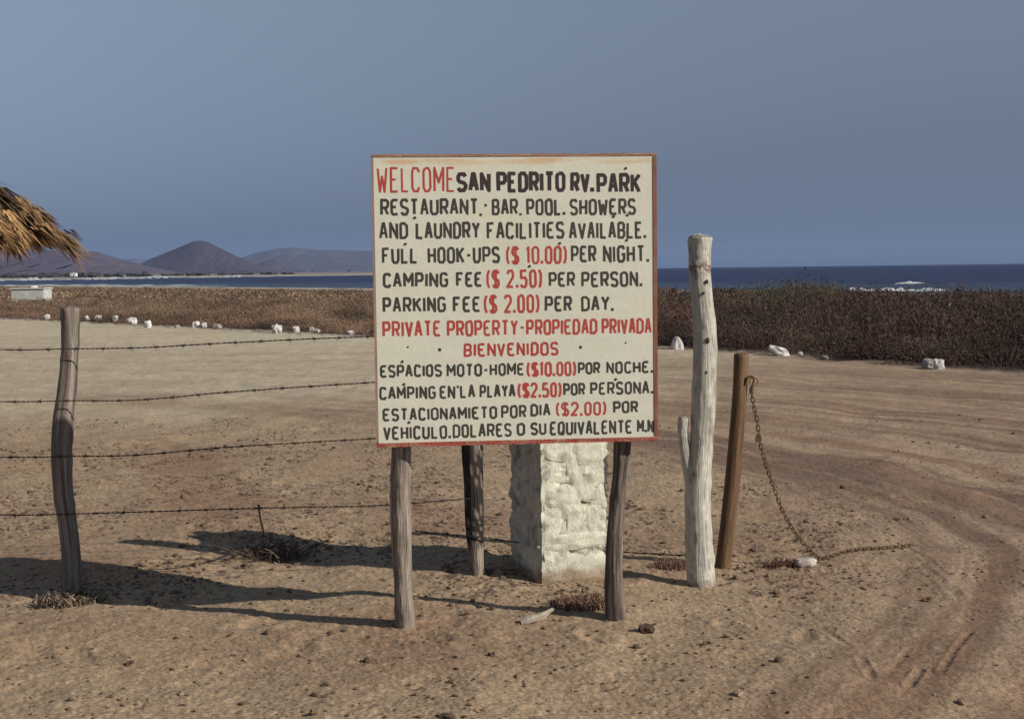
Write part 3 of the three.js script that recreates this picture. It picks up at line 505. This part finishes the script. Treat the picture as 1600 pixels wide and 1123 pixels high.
// ---------- white forked post, rusty post, chain ----------
{
  const z = -6.45, base = V(0.904, 0, z), o = thing('white_post', 'tall whitewashed tree trunk post with a short forked stub, right of the sign', 'post', base);
  const rows = [[1076, 1113, 371], [1076, 1111, 400], [1077, 1111, 426], [1081, 1114, 467], [1084, 1120, 517], [1083, 1120, 578], [1080.5, 1119, 634], [1079, 1115, 680], [1074, 1112, 726], [1070, 1111, 781], [1071, 1112.5, 832], [1072, 1116, 883], [1073, 1118, 907]];
  const white = (seed) => (ca, sa, y, L) => { const g = fbm(ca * 2 + seed, y * 5 + sa * 2, 4), k = 1 + 0.16 * g; let c = [0.67, 0.63, 0.555];
    const scar = sstep(0.42, 0.62, n3(ca * 2.2 + 3, sa * 2.2, y * 7.5) + 0.15 * n3(ca * 8, sa * 8, y * 20)), band = Math.exp(-(((y - 1.545) / 0.035) ** 2)) * sstep(-0.25, 0.35, n3(ca * 3, sa * 3, y * 22 + 2));
    c = mix3(c, [0.22, 0.17, 0.13], 0.55 * scar); c = mix3(c, [0.38, 0.34, 0.31], 0.45 * sstep(0.25, 0.7, n3(ca * 2.5 + 9, sa * 2.5, y * 2.1) + 0.25 * n3(ca * 9, sa * 9, y * 5))); c = mix3(c, [0.17, 0.06, 0.035], 0.9 * clamp(band * 1.4)); c = mix3(c, [0.30, 0.22, 0.16], 0.7 * sstep(0.17, 0.13, y + 0.03 * g)); return c.map((v) => v * k); };
  part('trunk', logGeometry(shift(stationsFrom(rows, -6.45, -6.45, 0.12), base), { seed: 41, ridge: 0.03, knot: 0.05, color: white(4), capTop: 0.02 }), M.paintwood, o);
  const stub = [[1060, 1076, 653], [1060, 1075, 676], [1062, 1079, 702], [1067, 1088, 732], [1073, 1100, 768], [1080, 1108, 800]];
  part('branch_stub', logGeometry(shift(stationsFrom(stub, -6.43, -6.46, 0.05), base), { seed: 44, ridge: 0.08, color: white(8) }), M.paintwood, o);
  const knotMat = std({ color: new THREE.Color().setRGB(0.06, 0.04, 0.03) });
  for (const [px, py, q] of [[1106, 532, 0.011], [1105, 440, 0.008], [1104, 582, 0.007], [1085, 740, 0.008], [1100, 458, 0.006], [1097, 769, 0.006], [1092, 820, 0.005]]) { const p = at(px, py, -6.395).sub(base), g = new THREE.IcosahedronGeometry(q, 2).scale(0.9, 1.4, 0.55); part('knot', g, knotMat, o).position.copy(p); }
}
const rustyTop = at(1158.5, 553, -6.86);
{
  const base = V(1.072, 0, -6.82), o = thing('leaning_post', 'leaning rusty brown round post that holds the chain', 'post', base);
  const rows = [[1147, 1170, 554], [1145.5, 1168, 604], [1139.5, 1163.5, 680], [1132, 1157, 756], [1124, 1148.5, 832], [1118, 1143, 880]];
  const rusty = (ca, sa, y, L) => { const g = fbm(ca * 2 + 9, y * 4 + sa * 2, 4), s = n3(ca * 5, sa * 5, y * 1.2), k = 1 + 0.3 * g + 0.15 * s; return mix3([0.235, 0.125, 0.05], [0.11, 0.06, 0.035], clamp(0.35 + 0.8 * s + 0.5 * g)).map((v) => v * k); };
  part('pole', logGeometry(shift(stationsFrom(rows, -6.86, -6.82), base), { seed: 51, ridge: 0.025, knot: 0.0, color: rusty }), std({ vertexColors: true, map: grainMap, bumpMap: grainBump, bumpScale: 0.002, roughness: 0.75 }), o);
}
{ // the chain hangs from an eye on the post, reaches the sand and trails off to the right
  const z = -6.83, o = thing('rusty_chain', 'rusty chain hanging from the leaning post and trailing over the sand', 'chain', at(1176, 600, z));
  const P = (px, py, zz) => at(px, py, zz).sub(o.position), Q = (px, py) => { const p = onGround(px, py); p.y = groundHeight(p.x, p.z) + 0.012; return p.sub(o.position); };
  const pts = [P(1174, 606, z), P(1177.5, 630, z), P(1183, 655, z), P(1188, 690, z), P(1196, 721, z), P(1208, 757, z), P(1223, 797, z), P(1243, 832, z + 0.01), P(1264, 857, z + 0.02), Q(1284, 876), Q(1296, 875), Q(1325, 868), Q(1370, 863.5), Q(1427, 857)];
  const curve = new THREE.CatmullRomCurve3(pts, false, 'centripetal'), L = curve.getLength(), ring = (() => { const c = []; for (let i = 0; i < 20; i++) { const a = i / 20 * 6.283; c.push(V(Math.cos(a) * 0.0085, Math.sin(a) * 0.0085 + Math.sign(Math.sin(a)) * 0.0085, 0)); } return new THREE.TubeGeometry(new THREE.CatmullRomCurve3(c, true), 26, 0.0027, 6, true); })();
  const up = V(0, 1, 0), n = Math.floor(L / 0.0245);
  for (let i = 0; i < n; i++) { const t = (i + 0.5) / n, m = part('link', ring, M.rust, o); m.position.copy(curve.getPointAt(t)); m.quaternion.setFromUnitVectors(up, curve.getTangentAt(t)).multiply(new THREE.Quaternion().setFromAxisAngle(up, (i % 2) * Math.PI / 2 + 0.4)); }
  const eye = new THREE.TorusGeometry(0.021, 0.005, 8, 22); part('eye', eye, std({ color: new THREE.Color().setRGB(0.30, 0.19, 0.07), roughness: 0.75, metalness: 0.2 }), o).position.copy(P(1179, 596, z + 0.01));
  part('hook', new THREE.TubeGeometry(new THREE.CatmullRomCurve3([P(1165, 601, z + 0.01), P(1171, 588, z + 0.012), P(1178, 590, z + 0.012), P(1176, 604, z + 0.01), P(1173, 614, z)]), 24, 0.0055, 7), M.rust, o);
  const tag = new THREE.BoxGeometry(0.026, 0.03, 0.012); part('padlock', mergeGeometries([tag, new THREE.TorusGeometry(0.009, 0.003, 6, 12, Math.PI).translate(0, 0.015, 0)]), M.rust, o).position.copy(P(1185, 686, z + 0.015));
}

// ---------- stones ----------
function rockGeometry(w, h, d, seed, flat = 0.35) {
  const g = new THREE.IcosahedronGeometry(1, 2), p = g.attributes.position;
  for (let i = 0; i < p.count; i++) { const x = p.getX(i), y = p.getY(i), z = p.getZ(i); let q = 1 / Math.pow(Math.abs(x) ** 3 + Math.abs(y) ** 3 + Math.abs(z) ** 3, 1 / 3) * 0.92 + flat * (0.6 * n3(x * 0.9 + seed, y * 0.9, z * 0.9) + 0.35 * n3(x * 2.1, y * 2.1 + seed, z * 2.1) + 0.12 * n3(x * 6, y * 6, z * 6 + seed)); p.setXYZ(i, x * q * w / 2, y * q * h / 2, z * q * d / 2); }
  const uv = g.attributes.uv; for (let i = 0; i < p.count; i++) uv.setXY(i, (p.getX(i) + p.getZ(i)) / 0.5, p.getY(i) / 0.5);
  g.computeVertexNormals(); return g;
}
function painted(g, seed, body = [0.74, 0.70, 0.68], bare = 0.2) { return colored(g, (x, y, z) => { const b = sstep(0.5, 0.75, fbm(x * 6 + seed, y * 6 + z * 5, 3) + bare), k = 1 + 0.12 * n3(x * 20, y * 20, z * 20); return mix3(body, [0.28, 0.23, 0.2], b).map((v) => v * k); }); }
const STONES = [ // centre x, foot y, width, height in the picture; look
  [73, 498, 9, 9, 'small round white painted stone left of the bent fence post'], [135, 500, 10, 9, 'squat white painted stone just right of the bent fence post'], [152, 501, 15, 11, 'second white painted stone to the right of the bent fence post'],
  [180, 502, 9, 12, 'narrow upright white stone, third to the right of the bent fence post'], [206, 505, 14, 13, 'slanting white stone, fourth to the right of the bent fence post'], [230, 511, 12, 14, 'upright white stone, fifth to the right of the bent fence post'],
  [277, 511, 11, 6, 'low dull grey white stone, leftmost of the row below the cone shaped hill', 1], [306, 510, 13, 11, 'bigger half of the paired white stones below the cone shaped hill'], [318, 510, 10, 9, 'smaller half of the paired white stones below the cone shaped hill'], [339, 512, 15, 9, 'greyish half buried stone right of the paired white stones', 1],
  [432, 519, 18, 17, 'large blocky white stone, biggest between the fence post and the sign'], [463, 518, 11, 12, 'upright white stone next right of the large blocky one'], [486, 516, 12, 8, 'long low white stone in two lumps near the sign'], [496, 518, 9, 7, 'small white lump touching the right end of a long low stone'], [547, 520, 14, 7, 'flat white stone closest to the left edge of the sign'],
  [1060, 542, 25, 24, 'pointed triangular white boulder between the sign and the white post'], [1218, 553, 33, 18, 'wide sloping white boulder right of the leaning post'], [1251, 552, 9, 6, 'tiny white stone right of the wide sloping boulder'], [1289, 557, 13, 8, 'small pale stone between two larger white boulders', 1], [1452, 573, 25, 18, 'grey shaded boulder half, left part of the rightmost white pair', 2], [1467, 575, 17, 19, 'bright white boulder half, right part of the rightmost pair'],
];
STONES.forEach(([px, py, w, h, label, look], i) => {
  const q = onGround(px, py), k = -q.z / FOCAL, W = w * k, Hh = h * k * 1.15, g = rockGeometry(W, Hh, W * 0.85, i * 7.3 + 2, i === 15 ? 0.2 : 0.4);
  if (i === 15) { const p = g.attributes.position; for (let j = 0; j < p.count; j++) { const t = clamp((p.getY(j) / Hh + 0.5)); p.setX(j, p.getX(j) * lerp(1.15, 0.45, t) - 0.1 * W * t); } g.computeVertexNormals(); }
  if (i === 16) { const p = g.attributes.position; for (let j = 0; j < p.count; j++) p.setY(j, p.getY(j) * 0.85 - 0.32 * p.getX(j)); g.computeVertexNormals(); }
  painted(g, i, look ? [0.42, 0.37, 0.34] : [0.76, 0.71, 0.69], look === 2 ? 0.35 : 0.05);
  const m = single('painted_stone', g, M.stone, label, 'stone', 'white painted stones along the edge of the scrub'); m.position.set(q.x, groundHeight(q.x, q.z) + Hh * 0.25, q.z); m.rotation.y = i * 2.4 * (look ? 1 : i < 15 ? 1 : 0);
});
{ const q = onGround(1259, 881), g = rockGeometry(0.12, 0.055, 0.07, 91, 0.3); painted(g, 5, [0.62, 0.54, 0.49], 0); single('flat_stone', g, M.stone, 'small flat pale stone lying on the sand where the chain lands', 'stone').position.set(q.x, groundHeight(q.x, q.z) + 0.016, q.z); }
{ // curved pale splinter of wood in front of the pillar
  const g = logGeometry([[V(-0.062, 0.004, 0.02), 0.012], [V(-0.03, 0.012, 0.012), 0.017], [V(0.02, 0.022, 0), 0.015], [V(0.075, 0.048, -0.02), 0.008]], { seed: 61, round: 12, step: 0.006, color: (ca, sa, y) => { const k = 1 + 0.2 * n3(ca * 3, sa * 3, y * 30); return [0.60 * k, 0.52 * k, 0.41 * k]; } });
  const q = onGround(836, 976), m = single('wood_splinter', g, M.wood, 'pale curved splinter of wood on the sand between the sign posts', 'wood scrap'); m.position.set(q.x, groundHeight(q.x, q.z) + 0.008, q.z);
}
{ const q = onGround(1010, 986), g = rockGeometry(0.07, 0.045, 0.05, 95, 0.6); colored(g, (x, y, z) => { const k = 0.8 + 0.4 * n3(x * 40, y * 40, z * 40); return [0.11 * k, 0.065 * k, 0.045 * k]; }); single('dirt_clod', g, M.stone, 'dark brown dirt clod on the sand right of the right sign post', 'clod').position.set(q.x, groundHeight(q.x, q.z) + 0.014, q.z); }

// ---------- dry weeds ----------
function tuftGeometry(seed, blades, tall, wide, deep, cols, width = 0.003, sprawl = 1) {
  const r = rng(seed), list = [];
  for (let i = 0; i < blades; i++) { const a = r() * 6.283, q = Math.sqrt(r()), x = Math.cos(a) * q * wide, z = Math.sin(a) * q * deep, h = tall * (0.35 + 0.65 * r()), b = r() * 6.283, l = h * (0.3 + 0.7 * r()) * sprawl;
    const g = new THREE.TubeGeometry(new THREE.QuadraticBezierCurve3(V(x, -0.015, z), V(x + Math.cos(b) * l * 0.2, h * 0.7, z + Math.sin(b) * l * 0.2), V(x + Math.cos(b) * l, h, z + Math.sin(b) * l)), 4, width * (0.5 + r()), 3), c = cols[Math.floor(r() * cols.length)], k = 0.6 + 0.7 * r();
    colored(g, () => c.map((v) => v * k)); list.push(g); }
  return mergeGeometries(list);
}
function tuft(name, px, py, label, category, ...args) { const q = onGround(px, py), m = single(name, tuftGeometry(...args), M.leafy, label, category); m.position.set(q.x, groundHeight(q.x, q.z), q.z); return m; }
const DRY = [[0.10, 0.062, 0.045], [0.17, 0.115, 0.075], [0.06, 0.042, 0.035]], STRAW = [[0.22, 0.16, 0.10], [0.12, 0.08, 0.055], [0.06, 0.045, 0.038], [0.3, 0.24, 0.18]], RED = [[0.17, 0.085, 0.055], [0.11, 0.06, 0.042], [0.22, 0.13, 0.085]];
tuft('dry_weed', 430, 868, 'dark straggly dry weed at the end of the pillar shadow', 'weed', 201, 190, 0.10, 0.21, 0.13, DRY, 0.0019, 2.2);
tuft('grass_tuft', 110, 942, 'ragged dry grass tuft at the foot of the bent fence post', 'grass tuft', 202, 420, 0.055, 0.15, 0.12, STRAW, 0.0022);
tuft('grass_tuft', 908, 952, 'flattened reddish dry grass between the pillar and the right sign post', 'grass tuft', 203, 420, 0.045, 0.14, 0.11, RED, 0.0022);
tuft('grass_tuft', 1052, 884, 'low reddish dry grass at the left foot of the white post', 'grass tuft', 204, 200, 0.04, 0.10, 0.09, RED, 0.0022);
tuft('grass_tuft', 1224, 880, 'short dark dry grass left of the flat pale stone', 'grass tuft', 205, 160, 0.035, 0.10, 0.05, RED, 0.0022);

// ---------- crumbs, clods and twigs strewn over the sand ----------
{
  const r = rng(303), clod = new THREE.IcosahedronGeometry(1, 1); { const p = clod.attributes.position; for (let i = 0; i < p.count; i++) { const q = 1 + 0.5 * n3(p.getX(i) * 1.5, p.getY(i) * 1.5, p.getZ(i) * 1.5); p.setXYZ(i, p.getX(i) * q, p.getY(i) * q, p.getZ(i) * q); } clod.computeVertexNormals(); }
  colored(clod, () => [1, 1, 1]);
  const twig = new THREE.CylinderGeometry(0.12, 0.08, 8, 5).rotateZ(Math.PI / 2); colored(twig, () => [1, 1, 1]);
  const strew = (name, geo, label, count, size, lift) => {
    const list = []; let guard = 0;
    while (list.length < count && guard++ < count * 40) {
      const d = 4.2 + 10 * Math.pow(r(), 1.6), x = (r() - 0.5) * d * 0.92, [v, u] = track(x, d), w = trackShare(v, u), patch = fbm(x * 0.8 + 31, d * 0.6, 2) + 0.25;
      const p = (0.14 + 0.9 * sstep(0.0, 0.5, patch) * sstep(5.6, 6.6, d)) * (1 - 0.85 * w); if (r() > p) continue;
      const s = size * (0.35 + 0.9 * r() * r() + (r() < 0.03 ? 1.2 : 0)), k = 0.5 + 0.9 * r(), t = r(); list.push([x, -d, s, mix3([0.11, 0.062, 0.042], [0.24, 0.17, 0.115], t * t).map((c) => c * k)]); }
    const m = new THREE.InstancedMesh(geo, M.leafy, list.length), t = new THREE.Matrix4(), q = new THREE.Quaternion(), e = new THREE.Euler(), c = new THREE.Color();
    list.forEach(([x, z, s, col], i) => { q.setFromEuler(e.set((r() - 0.5) * 0.5, r() * 6.28, (r() - 0.5) * 0.4)); t.compose(V(x, groundHeight(x, z) + s * lift, z), q, V(s * (0.8 + 0.8 * r()), s * 0.6, s)); m.setMatrixAt(i, t); m.setColorAt(i, c.setRGB(...col)); });
    m.name = name; m.userData = { kind: 'stuff', label }; shade(m); scene.add(m);
  };
  strew('ground_litter', clod, 'brown crumbs of earth and dry weed strewn over the sand', 9000, 0.009, 0.3);
  strew('twig_litter', twig, 'short dry twigs strewn over the sand', 900, 0.011, 0.08);
}

// ---------- thatched shelter at the left edge ----------
{
  const z = -12, tip = at(119, 381, z), c = V(tip.x - 1.45, 0, z), o = thing('thatched_parasol', 'brown palm thatch roof of a beach shelter cut off by the left edge', 'parasol', c);
  const R = 1.42, ye = tip.y + 0.01, rise = 0.86;
  part('pole', logGeometry([[V(0, -0.2, 0), 0.07], [V(0.01, 1.2, 0), 0.065], [V(0, ye + rise - 0.05, 0), 0.05]], { seed: 71, color: greyWood(71) }), M.wood, o);
  for (let k = 0; k < 8; k++) { const a = k / 8 * 6.283 + 0.3; part('rafter', new THREE.TubeGeometry(new THREE.LineCurve3(V(0, ye + rise - 0.12, 0), V(Math.cos(a) * R * 0.9, ye + 0.03, Math.sin(a) * R * 0.9)), 6, 0.022, 7), std({ color: new THREE.Color().setRGB(0.14, 0.1, 0.07) }), o); }
  const r = rng(720), pos = [], col = [];
  for (let k = 0; k < 420; k++) { // bundles of dry fronds, ragged and sagging, from the rim to the top
    const a = r() * 6.283, rad = R * Math.sqrt(r()) * 1.02, y = ye + 0.05 + rise * (1 - rad / R) + (r() - 0.5) * 0.16, L0 = 0.11 + 0.15 * r(), b0 = a + (r() - 0.5) * 0.8, drop0 = 0.35 + 0.6 * r(), tone = 0.4 + 0.9 * r(), c0 = mix3([0.36, 0.205, 0.08], [0.13, 0.07, 0.036], r());
    for (let i = 0; i < 46; i++) { const x0 = Math.cos(a) * rad * 0.9 + (r() - 0.5) * 0.14, z0 = Math.sin(a) * rad * 0.9 + (r() - 0.5) * 0.14, b = b0 + (r() - 0.5) * 0.9, L = L0 * (0.6 + 0.6 * r()), w = 0.007 + 0.012 * r(), yy = y + (r() - 0.5) * 0.1, nx = -Math.sin(b) * w, nz = Math.cos(b) * w;
      pos.push(x0 - nx, yy + 0.02, z0 - nz, x0 + nx, yy + 0.02, z0 + nz, x0 + Math.cos(b) * L, yy - L * drop0 * (0.7 + 0.6 * r()), z0 + Math.sin(b) * L); const t = tone * (0.6 + 0.6 * r()); for (let q = 0; q < 3; q++) col.push(c0[0] * t, c0[1] * t, c0[2] * t); } }
  const g = new THREE.BufferGeometry(); g.setAttribute('position', new THREE.Float32BufferAttribute(pos, 3)); g.setAttribute('color', new THREE.Float32BufferAttribute(col, 3)); g.computeVertexNormals();
  part('thatch', g, M.leafy, o).userData.kind = 'stuff';
}
{ // white cistern at the scrub's far left
  const q = at(40, 458, -72), o = thing('water_tank', 'white block water tank above the scrub at the left edge', 'tank', V(q.x - 0.2, groundHeight(q.x, -72), -72));
  const wm = std({ color: new THREE.Color().setRGB(0.66, 0.64, 0.61), map: blotMap });
  part('tank_wall', new THREE.BoxGeometry(1.7, 0.86, 1.3).translate(0.5, 0.43, 0), wm, o); part('lid', new THREE.BoxGeometry(1.82, 0.07, 1.42).translate(0.5, 0.897, 0), wm, o);
  part('hatch', new THREE.CylinderGeometry(0.22, 0.24, 0.1, 16).translate(0.6, 0.98, 0), wm, o);
}

renderer.render(scene, camera);
